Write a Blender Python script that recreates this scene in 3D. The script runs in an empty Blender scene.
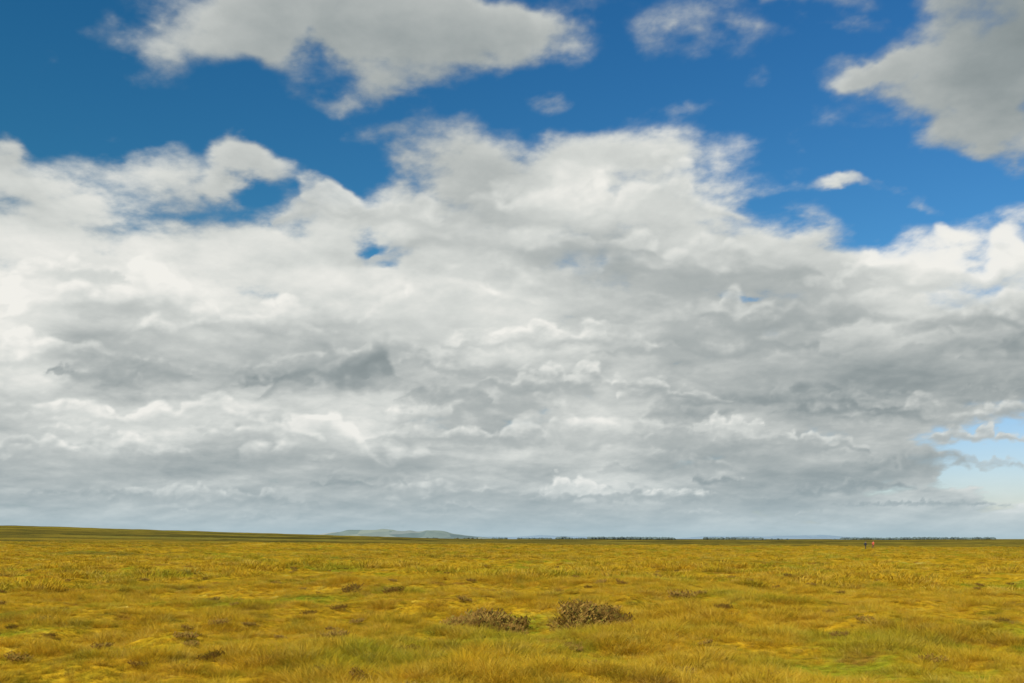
import bpy, bmesh, math, random, time
import numpy as np
from mathutils import Vector, Matrix
T0=time.time(); random.seed(4); rng=np.random.default_rng(7)
sc=bpy.context.scene
sc.view_settings.view_transform='Standard'
SUN_EL=math.radians(42); SUN_AZ=math.radians(215)
class NT:
    def __init__(s,t): s.t=t; s.n=t.nodes; s.l=t.links
    def put(s,sock,v):
        if isinstance(v,bpy.types.NodeSocket): s.l.new(v,sock)
        elif v is not None: sock.default_value=v
    def m(s,op,a,b=None,c=None,clamp=False):
        n=s.n.new('ShaderNodeMath'); n.operation=op; n.use_clamp=clamp
        s.put(n.inputs[0],a)
        if b is not None: s.put(n.inputs[1],b)
        if c is not None: s.put(n.inputs[2],c)
        return n.outputs[0]
    def vm(s,op,a,b=None,scale=None):
        n=s.n.new('ShaderNodeVectorMath'); n.operation=op
        s.put(n.inputs[0],a)
        if b is not None: s.put(n.inputs[1],b)
        if scale is not None: s.put(n.inputs['Scale'],scale)
        return n.outputs['Value'] if op in('LENGTH','DOT_PRODUCT') else n.outputs[0]
    def comb(s,x,y,z=0.0):
        n=s.n.new('ShaderNodeCombineXYZ'); s.put(n.inputs[0],x); s.put(n.inputs[1],y); s.put(n.inputs[2],z); return n.outputs[0]
    def sep(s,v):
        n=s.n.new('ShaderNodeSeparateXYZ'); s.put(n.inputs[0],v); return n.outputs
    def mr(s,v,a,b,c=0.0,d=1.0,kind='SMOOTHSTEP'):
        n=s.n.new('ShaderNodeMapRange'); n.interpolation_type=kind; n.clamp=True
        s.put(n.inputs[0],v)
        for i,k in enumerate((a,b,c,d)): s.put(n.inputs[i+1],k)
        return n.outputs[0]
    def noise(s,v,scale,detail=8,rough=.55,col=False):
        n=s.n.new('ShaderNodeTexNoise'); n.noise_dimensions='3D'
        s.put(n.inputs['Vector'],v); n.inputs['Scale'].default_value=scale
        n.inputs['Detail'].default_value=detail; n.inputs['Roughness'].default_value=rough
        return n.outputs['Color'] if col else n.outputs[0]
    def ramp(s,f,stops):
        n=s.n.new('ShaderNodeValToRGB'); e=n.color_ramp.elements
        while len(e)<len(stops): e.new(.5)
        for i,(p,c) in enumerate(stops): e[i].position=p; e[i].color=(*c,1)
        s.put(n.inputs[0],f); return n.outputs[0]
    def mix(s,f,a,b,mode='MIX'):
        n=s.n.new('ShaderNodeMix'); n.data_type='RGBA'; n.blend_type=mode; n.clamp_factor=True
        s.put(n.inputs[0],f)
        for i,v in ((6,a),(7,b)):
            if isinstance(v,tuple): v=(*v,1) if len(v)==3 else v
            s.put(n.inputs[i],v)
        return n.outputs[2]
def mat(name):
    m=bpy.data.materials.new(name); m.use_nodes=True; m.node_tree.nodes.clear(); M=NT(m.node_tree)
    o=M.n.new('ShaderNodeOutputMaterial'); return m,M,o

# ================================================================== world: clear Nishita sky + sun
w=bpy.data.worlds.new("World"); sc.world=w; w.use_nodes=True
w.node_tree.nodes.clear(); N=NT(w.node_tree)
out=N.n.new('ShaderNodeOutputWorld')
sky=N.n.new('ShaderNodeTexSky'); sky.sky_type='NISHITA'; sky.sun_disc=False
sky.sun_elevation=SUN_EL; sky.sun_rotation=SUN_AZ; sky.air_density=1.0; sky.dust_density=.6; sky.ozone_density=3.0
tc=N.n.new('ShaderNodeTexCoord'); wdx,_,dz=N.sep(N.vm('NORMALIZE',tc.outputs['Generated']))
s1=N.n.new('ShaderNodeHueSaturation'); s1.inputs['Saturation'].default_value=1.12; N.put(s1.inputs['Color'],sky.outputs[0])
skyc=N.mix(1.0,s1.outputs[0],N.ramp(N.mr(dz,0.0,.5,0,1,'LINEAR'),[(0,(1.0,.93,1.0)),(.2,(.85,.9,1.0)),(.5,(.44,.86,1.0)),(1.0,(.26,.74,1.0))]),'MULTIPLY')
skyc=N.mix(1.0,skyc,N.ramp(N.mr(wdx,-.5,.40,0,1,'LINEAR'),[(0,(.58,.84,.74)),(1,(1,1,1))]),'MULTIPLY')
b1=N.n.new('ShaderNodeBackground'); N.put(b1.inputs[0],skyc); b1.inputs[1].default_value=.11
N.l.new(b1.outputs[0],out.inputs[0])
ld=bpy.data.lights.new("sun","SUN"); ld.energy=4.9; ld.angle=math.radians(.5); ld.color=(1,.94,.84)
so=bpy.data.objects.new("sun",ld); sc.collection.objects.link(so)
sd=Vector((math.sin(SUN_AZ)*math.cos(SUN_EL),math.cos(SUN_AZ)*math.cos(SUN_EL),math.sin(SUN_EL)))
so.rotation_euler=sd.to_track_quat('Z','Y').to_euler(); so.location=(-20,-30,40)

# ================================================================== noise
f4=np.float32
def hsh(a,b,seed):
    k=(a*374761393+b*668265263+seed*974634777)&0xffffffff
    k=((k^(k>>13))*1274126177)&0xffffffff
    return ((k^(k>>16))&0xffff).astype(f4)/f4(65536)
def pn(x,y,seed):
    xi=np.floor(x).astype(np.int64); yi=np.floor(y).astype(np.int64); fx=(x-xi).astype(f4); fy=(y-yi).astype(f4)
    def g(a,b,dx,dy):
        t=hsh(a,b,seed)*f4(6.28318); return np.cos(t)*dx+np.sin(t)*dy
    sx=fx*fx*fx*(fx*(fx*6-15)+10); sy=fy*fy*fy*(fy*(fy*6-15)+10)
    a=g(xi,yi,fx,fy)*(1-sx)+g(xi+1,yi,fx-1,fy)*sx
    b=g(xi,yi+1,fx,fy-1)*(1-sx)+g(xi+1,yi+1,fx-1,fy-1)*sx
    return (a*(1-sy)+b*sy)*f4(1.5)
def fb(x,y,o,gain=.5,seed=0,bil=False):
    t=0;a=1.0;n=0
    for i in range(o):
        v=pn(x,y,seed+i); t=t+a*((np.abs(v)*2-.5) if bil else v); n+=a; a*=gain
        x,y=(x*.8-y*.6)*2.03+17.3,(x*.6+y*.8)*2.03-9.1
    return (t/n).astype(f4)*f4(1.5)
def ss(v,a,b):
    t=np.clip((v-a)/(b-a),0,1); return t*t*(3-2*t)
# ================================================================== cloud dome
stp=.00112
azf=np.arange(-.56,.56,stp); azc=np.linspace(.56,2*math.pi-.56,170)
AZ=np.concatenate([azf,azc]).astype(float)
ef=np.arange(0,.56,stp); ec=np.linspace(.56,math.pi/2-.01,45)
EL=np.concatenate([[-.03,-.008],ef,ec])
ELg,AZg=np.meshgrid(EL,AZ,indexing='ij')
dX=np.cos(ELg)*np.sin(AZg); dY=np.cos(ELg)*np.cos(AZg); dZ=np.sin(ELg)
zc=np.maximum(dZ,0)+.24
QX=(dX/zc).astype(f4); QY=(dY/zc).astype(f4)
azw=np.where(AZg>math.pi,AZg-2*math.pi,AZg)
# chart of the northern sky: tangent of azimuth / slope, in thousandths
U=(np.tan(np.clip(azw,-1.45,1.45))*1000).astype(f4); Vv=(np.tan(np.clip(ELg,-.05,1.5))/np.maximum(np.cos(np.clip(azw,-1.2,1.2)),.3)*1000).astype(f4)
sq=np.clip(.30+Vv/400,.3,1)
wa=fb(QX*3,QY*3,7,.55,101); wb=fb(QX*3+5,QY*3+9,7,.55,111)
UW=U+wa*60; VW=Vv+wb*44*sq
def blobs(lst,acc,u=UW,v=VW):
    acc=np.array(acc,dtype=f4)+np.zeros_like(u)
    for (cu,cv,ru,rv,rot,wt,soft) in lst:
        c,s=math.cos(math.radians(rot)),math.sin(math.radians(rot)); x=u-cu; y=v-cv
        r=np.sqrt(((x*c+y*s)/ru)**2+((-x*s+y*c)/rv)**2)
        acc+=f4(wt)*(1-ss(r,1-soft,1+soft))
    return acc
def gather(F_,du,dv):
    rows=np.clip(np.arange(len(EL))+np.round(dv*np.clip(.25+EL/.45,.25,1.1)/(stp*1000)).astype(int),0,len(EL)-1)
    cols=(np.arange(len(AZ))+int(round(du/(stp*1000))))%len(AZ)
    return F_[rows][:,cols]
def relief(F_,steps):
    acc=0
    for s_ in steps: acc=acc+gather(F_,-.45*s_,s_)
    return F_-acc/len(steps)
bu=[-5000,-600,-512,-452,-362,-252,-212,-162,-92,-12,48,88,188,248,298,348,438,488,600,5000]
bv=[330,345,335,348,330,328,362,352,378,386,364,370,355,334,298,288,312,322,330,330]
vb=np.interp(UW,bu,bv).astype(f4)
cov=ss((vb-VW)/95+.5,0,1)*1.15+.3*ss(vb-VW,60,140)
cov=blobs([
 (-100,525,150,36,-8,1.05,.6),(-95,482,75,30,-25,.75,.6),(-240,530,80,34,15,.75,.7),(-10,508,70,36,10,.5,.7),(-345,478,50,18,10,.5,.8),(-225,495,30,22,0,.7,.8),(-262,500,40,20,0,.4,.8),(-150,450,60,12,0,.4,.8),
 (480,498,84,50,30,1.1,.5),(450,425,58,30,0,.85,.6),(385,464,28,12,10,.7,.7),(530,440,60,60,0,1.0,.5),(285,530,95,18,-8,.62,.7),(250,492,44,14,0,.42,.8),(340,470,30,14,0,.4,.8),
 (-512,375,34,32,0,.95,.6),(-278,372,44,26,-10,1.5,.7),(-365,360,70,16,-10,.55,.8),(-430,480,60,25,0,.36,.9),(-350,440,60,14,0,.32,.9),(-230,415,40,12,0,.34,.9),(-110,405,40,14,10,.4,.9),
 (-385,410,50,14,0,.3,.9),(150,392,70,20,15,.55,.8),(362,348,62,11,-8,.8,.7),(300,352,30,10,0,.45,.8),(150,500,35,20,0,.42,.8),(235,462,35,14,0,.42,.8),(60,420,40,12,0,.4,.8),(180,440,30,12,0,.32,.8),
 (-250,325,60,22,-10,-.2,.9),(-122,303,34,18,10,-1.0,.9),(258,240,22,6,0,-.6,.8),
 (495,92,70,30,10,-1.5,.8),(440,60,90,11,4,-1.1,.8),(515,60,60,26,0,-1.4,.8)],cov)
n=fb(QX*3.4,QY*3.4,10,.55,1); bl=fb(QX*5+wa*.35,QY*5+wb*.35,6,.46,31,True)
dens=cov+.80*n+.25*bl
alpha=ss(dens,.16,1.06)
thick=ss(dens,.5,1.6)
Tn=(.9*n+.3*bl)+alpha*.9
shade=.66+.22*relief(Tn,[8,16,26,38,54])+.08*relief(Tn,[3,6,10])-.06*thick*ss(Vv,250,450)+.16*fb(QX*1.8+4,QY*1.8+2,4,.5,61)
# --- individual cumulus: flat-based heaps, painted far to near
def cumulus(u,v,hw,h,top,base,amax=.95,seed=0,soft=.55,tilt=0.0):
    global alpha,shade
    m=(np.abs(U-u)<hw*1.5+12)&(Vv>v-h*.7-8)&(Vv<v+h*1.7+10)
    rr=np.where(m.any(1))[0]; cc=np.where(m.any(0))[0]
    if len(rr)<2 or len(cc)<2: return
    if cc[-1]-cc[0]>len(cc)+5: return
    S=np.s_[rr[0]:rr[-1]+1,cc[0]:cc[-1]+1]
    uu=U[S]; vv=Vv[S]; k=1/(h*1.15)
    X=uu*k*.62; Y=vv*k
    w1=fb(X*.9+seed,Y*.9,5,.5,seed); w2=fb(X*.9+7,Y*.9+seed,5,.5,seed+50)
    x=(uu-u)/hw+w1*.28*min(1,h*2/hw); y=(vv-v-tilt*(uu-u))/h+w2*.42
    lump=fb(X*1.1+w1*.2+3,Y*.7+seed,2,.5,seed+9,True)
    e=np.sqrt(np.clip(1-np.abs(x)**2.2,0,1))*(.78+.55*lump)-np.clip(np.abs(x)-1,0,9)
    bb=fb(X*1.7+w1*.4,Y*1.7+w2*.4,5,.48,seed+90,True)
    d=np.minimum((e-y)*1.6,(y+.17)*1.25+.1)+.24*bb+.15*w1
    a=ss(d,-.05,soft+.08)*amax
    hgt=np.clip((y)/(np.maximum(e,.25)),0,1.1)
    dr=max(1,int(h*.12/(stp*1000))); F_=bb*.45+.5*w2+.3*a
    Fs=np.roll(np.roll(F_,-dr,0),dr,1); F2=np.roll(np.roll(F_,-3*dr,0),2*dr,1)
    s=base+(top-base)*ss(hgt,.0,.9)+(.13*(F_-Fs)+.14*(F_-F2))*(.4+.6*ss(hgt,0,.6))
    s=s+.06*(1-ss(d,0,.5))*(1 if top>.6 else .3)
    alpha[S]=alpha[S]*(1-a)+a; shade[S]=shade[S]*(1-a)+s*a
R=random.Random(11)
lst=[]
hand=[(-442,122,50,30,.92,.58),(-322,117,78,32,.92,.55),(-182,84,105,42,.98,.54),(-250,100,60,28,.90,.55),(-60,98,90,25,.86,.53),(88,97,100,40,.92,.48),(218,110,34,17,1.05,.8),
 (-2,128,60,36,.82,.47),(-72,138,50,24,.6,.4),(-72,42,80,22,.78,.52),(60,44,42,18,.98,.74),(165,44,44,8,.98,.8),(270,90,90,24,.86,.48),
 (-412,78,110,30,.9,.54),(-482,84,50,28,.9,.55),(-312,38,95,20,.78,.53),(-60,222,92,50,.98,.58),(80,322,150,52,.9,.57),(-280,205,110,38,.9,.56),(-410,225,115,48,.94,.58),(-480,180,80,36,.9,.55),
 (450,262,110,46,.96,.52),(360,250,80,32,.9,.52),(200,268,110,46,.84,.45),(10,288,140,54,.78,.44),(-150,318,90,44,.86,.58),(300,216,120,36,.86,.42),(470,212,90,36,.9,.46),(190,188,120,32,.72,.42),(50,192,120,28,.86,.5),
 (-380,163,64,28,.64,.42),(430,120,110,26,.9,.46),(330,128,70,20,.78,.46),(470,100,60,16,.84,.55),(-150,170,110,24,.86,.55),(-440,262,60,30,.9,.58),(60,150,100,24,.86,.51),(160,140,60,20,.84,.48)]
for k,(u,v,hw,h,t,b) in enumerate(hand): lst.append((u,v,hw,h,t,b,.93 if t>.65 else .82,1000+k*7,.5))
for k in range(120):
    v=20+250*R.random()**1.7; u=R.uniform(-640,640)
    if v>np.interp(u,bu,bv)-60: continue
    if u>380 and v<120: continue
    h=(6+v*.13)*R.uniform(.6,1.3); hw=h*R.uniform(1.6,3.4); t=R.uniform(.68,.96)-(.10 if (u>120 and 130<v<240) else 0)
    lst.append((u,v,hw,h,t,t-R.uniform(.20,.38),R.uniform(.3,.75),3000+k*11,.8))
lst.sort(key=lambda c:c[1])
for c in lst: cumulus(*c[:7],seed=c[7],soft=c[8])
# overall brightness of the cloud field, sampled on a coarse chart (grey levels)
gu=[-512,-412,-312,-212,-162,-112,-12,88,188,288,388,488]
gv=[560,500,450,380,330,290,250,220,190,160,134,104,74,49,24,0]
G=[[190,190,182,172,160,158,168,175,185,188,172,160],
   [190,190,182,172,160,156,166,180,188,188,166,156],
   [185,185,182,176,168,164,172,185,190,188,168,158],
   [178,190,188,186,184,176,178,190,205,205,190,180],
   [192,205,186,196,200,205,196,222,212,198,202,214],
   [226,226,216,208,208,210,208,184,200,194,224,230],
   [230,212,226,226,224,226,214,192,190,184,218,214],
   [228,198,204,204,202,212,226,204,190,186,202,186],
   [226,188,200,194,190,200,218,206,194,184,178,172],
   [220,182,188,190,194,192,184,192,190,168,158,174],
   [204,222,222,212,210,208,190,216,178,168,168,194],
   [196,216,214,206,220,198,190,210,192,196,178,196],
   [190,196,180,178,180,182,192,196,176,180,176,204],
   [184,188,198,174,176,188,188,214,180,172,176,206],
   [182,184,186,178,178,180,182,188,184,182,186,206],
   [188,188,186,184,184,184,186,190,190,190,196,208]]
G=np.interp(np.array(G,float),[118,153,184,215,239],[0,.3,.55,.78,1.0])
gu=np.array(gu,float); gv=np.array(gv,float)[::-1]; G=G[::-1]
u_=np.clip(U+wa*34,gu[0],gu[-1]); v_=np.clip(Vv+wb*26*sq,gv[0],gv[-1])
iu=np.clip(np.searchsorted(gu,u_)-1,0,len(gu)-2); iv=np.clip(np.searchsorted(gv,v_)-1,0,len(gv)-2)
fu=ss((u_-gu[iu])/(gu[iu+1]-gu[iu]),0,1); fv=ss((v_-gv[iv])/(gv[iv+1]-gv[iv]),0,1)
tab=(G[iv,iu]*(1-fu)+G[iv,iu+1]*fu)*(1-fv)+(G[iv+1,iu]*(1-fu)+G[iv+1,iu+1]*fu)*fv
shade=tab+(shade-.68)*(.66+.26*(1-ss(Vv,160,300)))+.01
# darker low shreds drifting in front
for k,c in enumerate([(-180,158,66,54,.30,.14,.92,.12),(-238,158,40,16,.30,.22,.7,.1),(-452,166,15,12,.38,.3,.8,0),(408,70,52,28,.48,.3,.85,.1),(470,72,44,14,.48,.36,.6,0),(340,48,64,15,.36,.24,.9,.05),(205,57,24,13,.36,.24,.9,0),
   (360,72,30,12,.42,.34,.6,0),(410,34,90,6,.4,.3,.8,0),(140,38,130,14,.46,.34,.65,0),(-440,44,60,8,.46,.38,.6,0),(495,145,60,11,.42,.32,.6,0),(330,140,90,14,.46,.36,.45,0),(40,148,40,14,.48,.38,.4,0),(-380,170,60,22,.48,.38,.45,0)]):
    cumulus(*c[:7],seed=7000+k*13,soft=.6,tilt=c[7])
hz=np.exp(-np.maximum(dZ,0)*30)*.92
sdn=np.array(sd); cs=dX*sdn[0]+dY*sdn[1]+dZ*sdn[2]
alpha=alpha*(1-ss(cs,math.cos(math.radians(34)),math.cos(math.radians(22))))
Rd=40000.
nE,nA=ELg.shape
Vd=np.stack([dX*Rd,dY*Rd,dZ*Rd],-1).reshape(-1,3).astype(f4)
i=np.arange(nE-1)[:,None]; j=np.arange(nA)[None,:]; j2=(j+1)%nA
Fd=np.stack([i*nA+j,(i+1)*nA+j,(i+1)*nA+j2,i*nA+j2],-1).reshape(-1,4)
def bulk(name,V,F,mat):
    me=bpy.data.meshes.new(name); nf=len(F)
    me.vertices.add(len(V)); me.vertices.foreach_set('co',np.ascontiguousarray(V,dtype=f4).ravel())
    me.loops.add(nf*4); me.loops.foreach_set('vertex_index',F.ravel().astype(np.int32))
    me.polygons.add(nf); me.polygons.foreach_set('loop_start',np.arange(nf,dtype=np.int32)*4)
    me.update(calc_edges=True); me.materials.append(mat)
    me.polygons.foreach_set('use_smooth',np.ones(nf,dtype=bool))
    ob=bpy.data.objects.new(name,me); sc.collection.objects.link(ob); return ob
mc,M,o=mat("cloud_layer")
at=M.n.new('ShaderNodeAttribute'); at.attribute_name='cloud'; ca,cs_,ch=M.sep(at.outputs['Vector'])
g=M.n.new('ShaderNodeNewGeometry'); D=M.vm('NORMALIZE',g.outputs['Position']); dx,dy,dz=M.sep(D)
q=M.vm('SCALE',M.comb(dx,dy,0.0),scale=M.m('DIVIDE',1.0,M.m('ADD',M.m('MAXIMUM',dz,0.0),.24)))
fn=M.m('SUBTRACT',M.noise(q,46,4,.62),.5)
a=M.m('ADD',ca,M.m('MULTIPLY',fn,M.m('MULTIPLY',M.m('MULTIPLY',ca,M.m('SUBTRACT',1.0,ca)),2.4)),clamp=True)
s=M.m('ADD',cs_,M.m('MULTIPLY',fn,.08))
col=M.ramp(s,[(0.0,(.165,.205,.215)),(.30,(.29,.33,.335)),(.55,(.455,.485,.475)),(.78,(.67,.69,.66)),(1.0,(.88,.87,.82))])
col=M.mix(ch,col,(.39,.53,.60)); a=M.m('MAXIMUM',a,M.m('MULTIPLY',ch,.8))
em=M.n.new('ShaderNodeEmission'); M.put(em.inputs[0],col)
tr=M.n.new('ShaderNodeBsdfTransparent'); mx=M.n.new('ShaderNodeMixShader'); M.put(mx.inputs[0],a)
M.l.new(tr.outputs[0],mx.inputs[1]); M.l.new(em.outputs[0],mx.inputs[2]); M.l.new(mx.outputs[0],o.inputs[0])
try: mc.cycles.emission_sampling='NONE'
except Exception as ex: print(ex)
dome=bulk("sky",Vd,Fd,mc)
atd=dome.data.attributes.new('cloud','FLOAT_VECTOR','POINT')
atd.data.foreach_set('vector',np.stack([alpha,shade,hz],-1).astype(f4).ravel())

# ================================================================== terrain
def vn(x,y,seed=0):
    xi=np.floor(x).astype(np.int64); yi=np.floor(y).astype(np.int64); fx=x-xi; fy=y-yi
    sx=fx*fx*(3-2*fx); sy=fy*fy*(3-2*fy)
    return (hsh(xi,yi,seed)*(1-sx)+hsh(xi+1,yi,seed)*sx)*(1-sy)+(hsh(xi,yi+1,seed)*(1-sx)+hsh(xi+1,yi+1,seed)*sx)*sy
def H(x,y):
    x=np.asarray(x,float); y=np.asarray(y,float); r=np.hypot(x,y)+1e-6
    h=.28*(vn(x/1.5,y/1.5,1)-.5)+.42*(vn(x/4.3,y/4.3,2)-.5)+.14*(vn(x/.6,y/.6,3)-.5)
    h=h*(1-.6*ss(r,300,2000))
    h=h+.7*(vn(x/19,y/19,4)-.5)*ss(r,6,30)
    h=h+1.8*(vn(x/150,y/110,5)-.5)*ss(r,70,300)
    h=h+4.0*(vn(x/900,y/500,6)-.5)*ss(r,500,2500)
    h=h+15.0*np.clip(-x/r/.45,0,1)*ss(r,200,1200)
    h=h-.9*ss(r,50,220)*np.clip(.4+x/r/.6,0,1)
    return h
def newmesh(name,V,F,mats=(),smooth=False,parent=None):
    me=bpy.data.meshes.new(name); me.from_pydata([tuple(v) for v in V],[],[tuple(f) for f in F]); me.update()
    for m in mats: me.materials.append(m)
    if smooth: me.polygons.foreach_set('use_smooth',[True]*len(me.polygons))
    ob=bpy.data.objects.new(name,me); sc.collection.objects.link(ob)
    if parent: ob.parent=parent
    return ob
def sward(M,pos):
    a=M.noise(pos,.04,3,.6); b=M.noise(M.vm('ADD',pos,(40,11,0)),.22,4,.6); c=M.noise(M.vm('ADD',pos,(3,71,0)),1.3,4,.68)
    t=M.m('ADD',M.m('MULTIPLY',a,.25),M.m('ADD',M.m('MULTIPLY',b,.45),M.m('MULTIPLY',c,.65)))
    t=M.mr(t,.51,.84,0,1,'LINEAR')
    col=M.ramp(t,[(.0,(.18,.16,.014)),(.22,(.40,.28,.016)),(.42,(.60,.36,.018)),(.62,(.68,.385,.018)),(.8,(.70,.46,.035)),(1,(.76,.57,.11))])
    g=M.noise(M.vm('ADD',pos,(9,3,5)),.16,5,.68)
    col=M.mix(M.mr(g,.515,.62,0,.8),col,(.32,.35,.020))
    br=M.noise(M.vm('ADD',pos,(91,13,2)),.50,5,.70)
    col=M.mix(M.mr(br,.53,.66,0,.8),col,(.33,.155,.026))
    # broad darker drifts of rush and heather further out
    px,py,_=M.sep(pos); r_=M.m('SQRT',M.m('ADD',M.m('MULTIPLY',px,px),M.m('MULTIPLY',py,py)))
    st=M.noise(M.vm('MULTIPLY',pos,(.022,.040,0)),1.0,5,.62)
    col=M.mix(M.m('MULTIPLY',M.mr(st,.52,.60,0,.7),M.mr(r_,45,110)),col,(.20,.16,.028))
    return col
def simple(name,col,rough=.8,var=.15,scale=8):
    m,M,o=mat(name); p=M.n.new('ShaderNodeBsdfPrincipled'); t=M.n.new('ShaderNodeTexCoord')
    n=M.noise(t.outputs['Object'],scale,5,.6)
    d=tuple(c*(1-var*2) for c in col); b=tuple(min(1,c*(1+var*2)) for c in col)
    M.put(p.inputs['Base Color'],M.mix(M.mr(n,.3,.7),d,b)); p.inputs['Roughness'].default_value=rough
    M.l.new(p.outputs[0],o.inputs[0]); return m
mg,M,o=mat("moor_ground"); g=M.n.new('ShaderNodeNewGeometry'); pos=g.outputs['Position']
col=sward(M,pos)
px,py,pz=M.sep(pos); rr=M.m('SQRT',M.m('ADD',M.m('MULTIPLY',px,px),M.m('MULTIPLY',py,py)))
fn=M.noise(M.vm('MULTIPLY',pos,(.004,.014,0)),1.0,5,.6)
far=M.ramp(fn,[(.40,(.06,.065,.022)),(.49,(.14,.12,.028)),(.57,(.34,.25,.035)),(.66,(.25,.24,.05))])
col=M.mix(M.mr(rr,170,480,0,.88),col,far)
fine=M.noise(pos,5.0,5,.7)
col=M.mix(1.0,col,M.ramp(fine,[(.3,(.35,.35,.35)),(.65,(.9,.9,.9))]),'MULTIPLY')
p=M.n.new('ShaderNodeBsdfDiffuse'); M.put(p.inputs[0],col)
bp=M.n.new('ShaderNodeBump'); bp.inputs['Strength'].default_value=.8; bp.inputs['Distance'].default_value=.25
M.put(bp.inputs['Height'],M.noise(pos,2.2,5,.65)); M.l.new(bp.outputs[0],p.inputs['Normal'])
M.l.new(p.outputs[0],o.inputs[0])
def blade_mat(name,heather=False):
    m,M,o=mat(name); g=M.n.new('ShaderNodeNewGeometry'); pos=g.outputs['Position']
    at=M.n.new('ShaderNodeAttribute'); at.attribute_name='blade'; ax,ay,_=M.sep(at.outputs['Vector'])
    oi=M.n.new('ShaderNodeObjectInfo'); rn=oi.outputs['Random']
    if heather:
        col=M.ramp(ax,[(0,(.18,.10,.022)),(.4,(.30,.17,.04)),(.75,(.40,.24,.05)),(1,(.28,.25,.035))])
    else:
        col=sward(M,M.vm('MULTIPLY',pos,(1,1,0)))
        col=M.mix(.28,col,M.ramp(ax,[(0,(.68,.48,.05)),(.4,(.64,.37,.02)),(.7,(.34,.33,.03)),(1,(.74,.56,.18))]))
        col=M.mix(.40,col,M.ramp(rn,[(0,(.28,.29,.018)),(.22,(.48,.36,.018)),(.5,(.66,.375,.018)),(.75,(.72,.48,.05)),(.9,(.76,.58,.13)),(1,(.32,.15,.028))]))
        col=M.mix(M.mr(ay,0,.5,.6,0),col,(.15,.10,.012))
    d=M.n.new('ShaderNodeBsdfDiffuse'); M.put(d.inputs[0],col)
    t=M.n.new('ShaderNodeBsdfTranslucent'); M.put(t.inputs[0],col)
    x=M.n.new('ShaderNodeMixShader'); x.inputs[0].default_value=.25 if heather else .35
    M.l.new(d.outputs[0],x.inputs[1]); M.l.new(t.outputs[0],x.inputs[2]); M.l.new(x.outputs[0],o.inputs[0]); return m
m_blade=blade_mat("moor_grass_blades"); m_heath=blade_mat("heather_twigs",True)
NA=900; radii=[.4]
while radii[-1]<24000: radii.append(radii[-1]*1.022)
radii=np.array(radii); ang=np.linspace(0,2*math.pi,NA,endpoint=False)
Rr,A=np.meshgrid(radii,ang,indexing='ij'); X=Rr*np.sin(A); Y=Rr*np.cos(A); Z=H(X,Y)
V=np.column_stack([X.ravel(),Y.ravel(),Z.ravel()])
nr=len(radii); i=np.arange(nr-1)[:,None]; j=np.arange(NA)[None,:]; j2=(j+1)%NA
F=np.stack([i*NA+j,(i+1)*NA+j,(i+1)*NA+j2,i*NA+j2],-1).reshape(-1,4)[:,::-1]
c0=len(V); V=np.vstack([V,[0,0,float(H(0.,0.))]])
k=np.arange(0,NA,2); fan=np.column_stack([np.full(len(k),c0),k,(k+1)%NA,(k+2)%NA])
F=np.vstack([F,fan[:,::-1]])
bulk("moorland_ground",V,F,mg)
# ---- tufts
def tuft(name,nb,rad,h0,h1,wd,material,lean=.5,heath=False):
    V=[];F=[];A=[]
    for b in range(nb):
        a=random.uniform(0,6.283); rr=rad*math.sqrt(random.random()); bx,by=rr*math.cos(a),rr*math.sin(a)
        h=random.uniform(h0,h1)*(1-.35*(rr/rad)**2); d=a+random.gauss(0,.7)
        ln=h*lean*(.25+.9*rr/rad)*random.uniform(.5,1.3); wx=.05*h
        t=random.uniform(0,6.283); tx,ty=math.cos(t),math.sin(t); ww=wd*random.uniform(.6,1.3)
        rnd=random.random(); n0=len(V); S=3
        for s in range(S+1):
            f=s/S; cx=bx+math.cos(d)*ln*f**1.8+wx*f*f; cy=by+math.sin(d)*ln*f**1.8; cz=h*(f-.25*f*f*lean)-.04
            k=ww*(1-f)**.6
            if s<S: V+= [(cx-tx*k/2,cy-ty*k/2,cz),(cx+tx*k/2,cy+ty*k/2,cz)]; A+=[(rnd,f,0)]*2
            else: V.append((cx,cy,cz)); A.append((rnd,f,0))
        for s in range(S-1): q0=n0+2*s; F.append((q0,q0+1,q0+3,q0+2))
        F.append((n0+2*S-2,n0+2*S-1,n0+2*S))
        if heath:
            for _ in range(5):
                f=random.uniform(.4,1); cx=bx+math.cos(d)*ln*f**1.8; cy=by+math.sin(d)*ln*f**1.8; cz=h*f
                aa=random.uniform(0,6.28); L=random.uniform(.03,.08); ex,ey,ez=cx+math.cos(aa)*L,cy+math.sin(aa)*L,cz+L*.8
                n1=len(V); V+=[(cx,cy,cz),(ex+.012,ey,ez-.01),(ex-.005,ey+.012,ez+.02)]; A+=[(random.random(),f,0)]*3; F.append((n1,n1+1,n1+2))
    me=bpy.data.meshes.new(name); me.from_pydata(V,[],F); me.materials.append(material)
    at=me.attributes.new('blade','FLOAT_VECTOR','POINT'); at.data.foreach_set('vector',np.array(A,dtype=f4).ravel())
    return bpy.data.objects.new(name,me)
def coll(name,obs):
    c=bpy.data.collections.new(name)
    for o_ in obs: c.objects.link(o_)
    return c
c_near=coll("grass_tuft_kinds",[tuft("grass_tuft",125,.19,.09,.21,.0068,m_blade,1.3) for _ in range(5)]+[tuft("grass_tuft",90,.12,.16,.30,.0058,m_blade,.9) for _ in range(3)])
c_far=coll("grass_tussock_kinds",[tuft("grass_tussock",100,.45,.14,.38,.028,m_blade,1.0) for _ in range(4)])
c_h=coll("heather_kinds",[tuft("heather_bush",90,.28,.14,.28,.010,m_heath,.9,True) for _ in range(3)])
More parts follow.
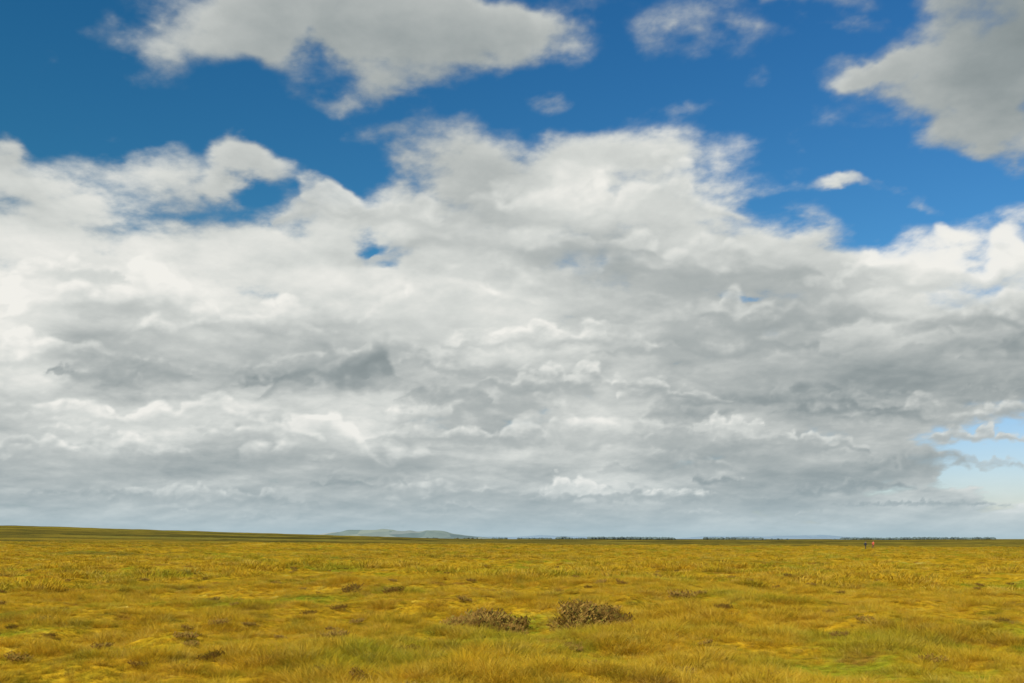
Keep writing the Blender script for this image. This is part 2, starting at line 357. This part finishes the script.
def scatter(name,pts,scl,rotz,collection,tilt=.15):
    n=len(pts); me=bpy.data.meshes.new(name); me.vertices.add(n); me.vertices.foreach_set('co',np.asarray(pts,dtype=f4).ravel())
    a=me.attributes.new('scl','FLOAT','POINT'); a.data.foreach_set('value',np.asarray(scl,dtype=f4))
    rv=np.column_stack([rng.normal(0,tilt,n),rng.normal(0,tilt,n),rotz]).astype(f4)
    a=me.attributes.new('rotv','FLOAT_VECTOR','POINT'); a.data.foreach_set('vector',rv.ravel())
    ob=bpy.data.objects.new(name,me); sc.collection.objects.link(ob)
    ng=bpy.data.node_groups.new(name+"_scatter",'GeometryNodeTree')
    ng.interface.new_socket('Geometry',in_out='INPUT',socket_type='NodeSocketGeometry'); ng.interface.new_socket('Geometry',in_out='OUTPUT',socket_type='NodeSocketGeometry')
    gi=ng.nodes.new('NodeGroupInput'); g_o=ng.nodes.new('NodeGroupOutput'); ip=ng.nodes.new('GeometryNodeInstanceOnPoints'); ci=ng.nodes.new('GeometryNodeCollectionInfo')
    ci.inputs['Collection'].default_value=collection; ci.inputs['Separate Children'].default_value=True; ci.inputs['Reset Children'].default_value=True
    ip.inputs['Pick Instance'].default_value=True
    an=ng.nodes.new('GeometryNodeInputNamedAttribute'); an.data_type='FLOAT'; an.inputs[0].default_value='scl'
    ar=ng.nodes.new('GeometryNodeInputNamedAttribute'); ar.data_type='FLOAT_VECTOR'; ar.inputs[0].default_value='rotv'
    er=ng.nodes.new('FunctionNodeEulerToRotation')
    ri=ng.nodes.new('FunctionNodeRandomValue'); ri.data_type='INT'; ri.inputs[4].default_value=0; ri.inputs[5].default_value=len(collection.objects)-1
    L=ng.links.new; L(gi.outputs[0],ip.inputs['Points']); L(ci.outputs[0],ip.inputs['Instance']); L(ri.outputs[2],ip.inputs['Instance Index'])
    L(ar.outputs[0],er.inputs[0]); L(er.outputs[0],ip.inputs['Rotation']); L(an.outputs[0],ip.inputs['Scale']); L(ip.outputs[0],g_o.inputs[0])
    md=ob.modifiers.new("scatter",'NODES'); md.node_group=ng
    return ob
def wedge(n,r0,r1,half,power=2.0):
    u=rng.random(n); r=(r0**power+u*(r1**power-r0**power))**(1/power); a=rng.uniform(-half,half,n)
    return r*np.sin(a),r*np.cos(a)
x1,y1=wedge(56000,5,45,.72,1.6)
tus=vn(x1/.65,y1/.65,41)*.55+vn(x1/2.6,y1/2.6,42)*.45
keep=tus+rng.random(len(x1))*.35>.42
x1,y1,tus=x1[keep],y1[keep],tus[keep]
s1_=rng.uniform(.7,1.1,len(x1))*(.5+1.0*ss(tus,.35,.78))
x2,y2=wedge(54000,38,320,.62,1.35)
tu2=vn(x2/2.2,y2/2.2,24)*.5+vn(x2/8,y2/8,25)*.5
s2_=rng.uniform(.6,1.2,len(x2))*(.4+1.1*ss(tu2,.3,.75))
scatter("moor_grass",np.column_stack([x1,y1,H(x1,y1)]),s1_,rng.uniform(0,6.28,len(x1)),c_near)
scatter("moor_grass",np.column_stack([x2,y2,H(x2,y2)]),s2_,rng.uniform(0,6.28,len(x2)),c_far)
hx=[];hy=[];hs=[]
for (cx,cy,rx,ry,nn,s) in [(-.48,22,.80,1.3,18,1.35),(1.72,21.4,.75,1.3,14,1.3),(4.6,27,.8,.6,2,.9),(-4.2,30,1.2,.9,2,.9)]:
    for k in range(nn):
        a=random.uniform(0,6.283); d=math.sqrt(random.random()); hx.append(cx+rx*d*math.cos(a)); hy.append(cy+ry*d*math.sin(a)); hs.append(s*random.uniform(.8,1.2)*(1.2-.55*d))
x3,y3=wedge(260,11,60,.68,1.2)
s3_=rng.uniform(.35,.6,len(x3))
hx=np.concatenate([hx,x3]); hy=np.concatenate([hy,y3]); hs=np.concatenate([hs,s3_])
scatter("heather",np.column_stack([hx,hy,H(hx,hy)]),hs,rng.uniform(0,6.28,len(hx)),c_h)
# ================================================================== distance
def ridge(name,dist,u0,u1,hpx,depth,m,seed,shape=1.0,rough=.25):
    nu=160;nv=14;V=[];F=[]
    for j in range(nv):
        g_=j/(nv-1)*2-1
        for i_ in range(nu):
            t=i_/(nu-1); u=u0+(u1-u0)*t; d=dist+g_*depth
            env=math.sin(math.pi*t)**shape
            n_=float(vn(np.array([t*7.0]),np.array([g_*1.5+seed]),seed)[0])*.7+float(vn(np.array([t*24.0]),np.array([g_*3+seed]),seed+1)[0])*.3
            z=hpx/1000*dist*env*(1-rough+rough*2*(n_-.25))*(1-g_*g_)-3
            V.append((u*d,d,z+(2 if abs(g_)<1 else 0)))
    for j in range(nv-1):
        for i_ in range(nu-1): a=j*nu+i_; F.append((a,a+1,a+nu+1,a+nu))
    return newmesh(name,V,F,[m],True)
mh,M,o=mat("hill_fields"); g=M.n.new('ShaderNodeNewGeometry')
vo=M.n.new('ShaderNodeTexVoronoi'); M.put(vo.inputs['Vector'],M.vm('MULTIPLY',g.outputs['Position'],(1,.35,2))); vo.inputs['Scale'].default_value=.006
fx,fy,fz=M.sep(vo.outputs['Color'])
colh=M.ramp(fx,[(0,(.15,.20,.19)),(.3,(.23,.28,.235)),(.55,(.30,.33,.26)),(.75,(.18,.23,.21)),(.9,(.42,.42,.36))])  # field tones, with pale bluish distance haze painted into the colours
p=M.n.new('ShaderNodeBsdfDiffuse'); M.put(p.inputs[0],colh); M.l.new(p.outputs[0],o.inputs[0])
ridge("distant_hill",7000,-.225,-.015,11,900,mh,3,.8,.3)
m_blue=simple("hazy_hills",(.23,.32,.38),1,.05,.001)  # aerial haze is put into the blue base colour
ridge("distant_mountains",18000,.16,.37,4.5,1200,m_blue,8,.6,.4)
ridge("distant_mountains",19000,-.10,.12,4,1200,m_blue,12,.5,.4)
m_wood=simple("distant_woods",(.10,.135,.125),1,.2,.02)  # dark tree green, bluish because distance haze is coloured in
def woods(name,specs,m):
    V=[];F=[]
    for (d,u0,u1,h,n_,dep) in specs:
        for k in range(n_):
            u=random.uniform(u0,u1); dd=d+random.uniform(-dep,dep); x=u*dd; y=dd
            if vn(np.array([u*60]),np.array([d/100.]),5)[0]<.30: continue
            z=float(H(x,y))-1; hh=h*random.uniform(.55,1.1); ww=hh*random.uniform(.45,.9); n0=len(V); K=7
            for (f,rr_) in ((0,.25),(.25,.8),(.55,1),(.8,.7)):
                for i_ in range(K):
                    a=i_/K*6.283; q_=ww*rr_*random.uniform(.7,1.15); V.append((x+q_*math.cos(a),y+q_*math.sin(a),z+hh*f*random.uniform(.92,1.08)))
            V.append((x,y,z+hh))
            for l in range(3):
                for i_ in range(K): a=n0+l*K+i_; b=n0+l*K+(i_+1)%K; F.append((a,b,b+K,a+K))
            for i_ in range(K): F.append((n0+3*K+i_,n0+3*K+(i_+1)%K,n0+4*K))
    return newmesh(name,V,F,[m],True)
woods("distant_treeline",[(3600,.045,.25,11,600,60),(3300,.33,.56,10,600,60),(4200,-.02,.10,9,250,60),(6300,-.20,-.03,12,160,200),(2600,-.30,-.17,6,130,40),(3000,.20,.34,5,200,60)],m_wood)
# ================================================================== walkers
m_skin=simple("skin",(.55,.33,.24),.6,.05); m_hair=simple("hair",(.05,.03,.02),.7); m_boot=simple("boots",(.05,.035,.025),.7); m_lips=simple("lips",(.4,.15,.12)); m_eye=simple("eyes",(.03,.02,.02),.3)
def skinned(edges,pts,rad,sub=1,root=0):
    me=bpy.data.meshes.new("tmp"); me.from_pydata(pts,edges,[]); ob=bpy.data.objects.new("tmp",me); sc.collection.objects.link(ob)
    sk=ob.modifiers.new("s",'SKIN'); sk.use_smooth_shade=True
    for i_,r_ in enumerate(rad):
        v=me.skin_vertices[0].data[i_]; v.radius=r_ if isinstance(r_,tuple) else (r_,r_); v.use_root=(i_==root)
    sb=ob.modifiers.new("d",'SUBSURF'); sb.levels=sub; sb.render_levels=sub
    dg=bpy.context.evaluated_depsgraph_get(); res=bpy.data.meshes.new_from_object(ob.evaluated_get(dg)); bpy.data.objects.remove(ob); return res
def walker(loc,head,jacket,trouser,hat,stride=1.0,pack=None):
    e=bpy.data.objects.new("walker",None); sc.collection.objects.link(e); e.location=loc; e.rotation_euler=(0,0,head)
    s=stride
    pts=[(0,0,.95),(0,.01,1.13),(0,.02,1.33),(0,.02,1.45),(0,.04,1.53),(0,.05,1.60),(0,.045,1.70),
         (-.10,0,.90),(-.11,.13*s,.50),(-.11,.17*s,.10),(-.11,.17*s+.13,.045),
         (.10,0,.90),(.11,-.02*s,.49),(.11,-.22*s,.10),(.11,-.22*s+.13,.045),
         (-.19,.01,1.42),(-.25,-.12*s,1.15),(-.24,-.08*s,.93),(-.24,-.06*s,.87),
         (.19,.01,1.42),(.25,.07*s,1.15),(.24,.20*s,.97),(.24,.24*s,.92)]
    ed=[(0,1),(1,2),(2,3),(3,4),(4,5),(5,6),(0,7),(7,8),(8,9),(9,10),(0,11),(11,12),(12,13),(13,14),(2,15),(15,16),(16,17),(17,18),(2,19),(19,20),(20,21),(21,22)]
    rad=[(.16,.12),(.15,.115),(.17,.12),(.10,.08),.055,(.075,.09),(.08,.095),.095,.065,.05,.042,.095,.065,.05,.042,.065,.05,.038,.032,.065,.05,.038,.032]
    me=skinned(ed,pts,rad,2)
    for m in (jacket,trouser,m_boot,m_skin): me.materials.append(m)
    for p_ in me.polygons:
        c=p_.center; arm=abs(c.x)>.17
        hand=min((c-Vector(pts[18])).length,(c-Vector(pts[22])).length)<.05
        p_.material_index=3 if (c.z>1.49 or hand) else 2 if c.z<.13 else 0 if (c.z>.86 or arm) else 1
        p_.use_smooth=True
    b=bpy.data.objects.new("body",me); sc.collection.objects.link(b); b.parent=e
    for side,wi,pa in ((-1,18,17),(1,22,21)):
        W=Vector(pts[wi]); dirv=(W-Vector(pts[pa])).normalized()
        for k,(off,L) in enumerate(((-.024,.075),(-.008,.085),(.009,.08),(.024,.062))):
            a=W+Vector((0,off,0)); b_=a+dirv*L*.5; c_=b_+(dirv+Vector((-side*.5,0,0))).normalized()*L*.5
            fm=skinned([(0,1),(1,2)],[a,b_,c_],[.009,.0085,.007],1); fm.materials.append(m_skin)
            fo=bpy.data.objects.new("finger",fm); sc.collection.objects.link(fo); fo.parent=e
        a=W+Vector((0,.03,.02)); fm=skinned([(0,1),(1,2)],[a,a+Vector((0,.03,-.025)),a+Vector((0,.04,-.055))],[.011,.01,.008],1); fm.materials.append(m_skin)
        fo=bpy.data.objects.new("thumb",fm); sc.collection.objects.link(fo); fo.parent=e
    def ell(nm,c,r,m,cut=None):
        bm=bmesh.new(); bmesh.ops.create_uvsphere(bm,u_segments=20,v_segments=14,radius=1)
        if cut is not None: bmesh.ops.delete(bm,geom=[v for v in bm.verts if v.co.z<cut and v.co.y>-.2],context='VERTS')
        for v in bm.verts: v.co=Vector((v.co.x*r[0],v.co.y*r[1],v.co.z*r[2]))+Vector(c)
        mm=bpy.data.meshes.new(nm); bm.to_mesh(mm); bm.free(); mm.materials.append(m)
        for p_ in mm.polygons: p_.use_smooth=True
        o_=bpy.data.objects.new(nm,mm); sc.collection.objects.link(o_); o_.parent=e
    ell("hair",(0,.035,1.665),(.092,.108,.115),hat,.15)
    for sx in (-1,1):
        ell("eye",(sx*.03,.135,1.655),(.011,.008,.007),m_eye); ell("ear",(sx*.085,.045,1.645),(.012,.02,.03),m_skin)
    ell("nose",(0,.145,1.63),(.013,.02,.022),m_skin); ell("mouth",(0,.132,1.592),(.024,.008,.006),m_lips)
    if pack:
        V=[];F=[]
        for (z,wx,d0,d1) in ((1.05,.13,-.10,-.24),(1.12,.16,-.10,-.30),(1.33,.155,-.10,-.28),(1.43,.11,-.10,-.20)):
            V+=[(-wx,d0,z),(wx,d0,z),(wx*.8,d1,z),(-wx*.8,d1,z)]
        for l in range(3):
            for k in range(4): a=l*4+k; b_=l*4+(k+1)%4; F.append((a,b_,b_+4,a+4))
        F+=[(3,2,1,0),(12,13,14,15)]
        ob=newmesh("rucksack",V,F,[pack],False,e); md=ob.modifiers.new("b",'BEVEL'); md.width=.02; md.segments=3
    return e
wx1,wy=.3535*205,205.0; wx2,wy2=.3612*206,206.0
zc0=2.0+float(H(0.,0.))
walker((wx1,wy,float(H(wx1,wy))),math.radians(-80),simple("dark_jacket",(.02,.02,.03)),simple("dark_trousers",(.03,.03,.035)),m_hair,1.0,simple("dark_pack",(.03,.04,.04)))
walker((wx2,wy2,float(H(wx2,wy2))),math.radians(-60),simple("red_jacket",(.70,.13,.04)),simple("brown_trousers",(.10,.05,.035)),simple("wool_hat",(.25,.04,.03)),-1.0,simple("red_pack",(.5,.10,.06)))
# ================================================================== camera (level, rising front)
cd=bpy.data.cameras.new("camera"); cam=bpy.data.objects.new("camera",cd); sc.collection.objects.link(cam)
cd.sensor_width=36; cd.lens=36*1000/1024; cd.clip_end=90000; cd.clip_start=.1
cd.shift_y=(539-341.5)/1024
cam.location=(0,0,zc0); cam.rotation_euler=(math.radians(90),0,0)
sc.camera=cam
print("done",time.time()-T0)
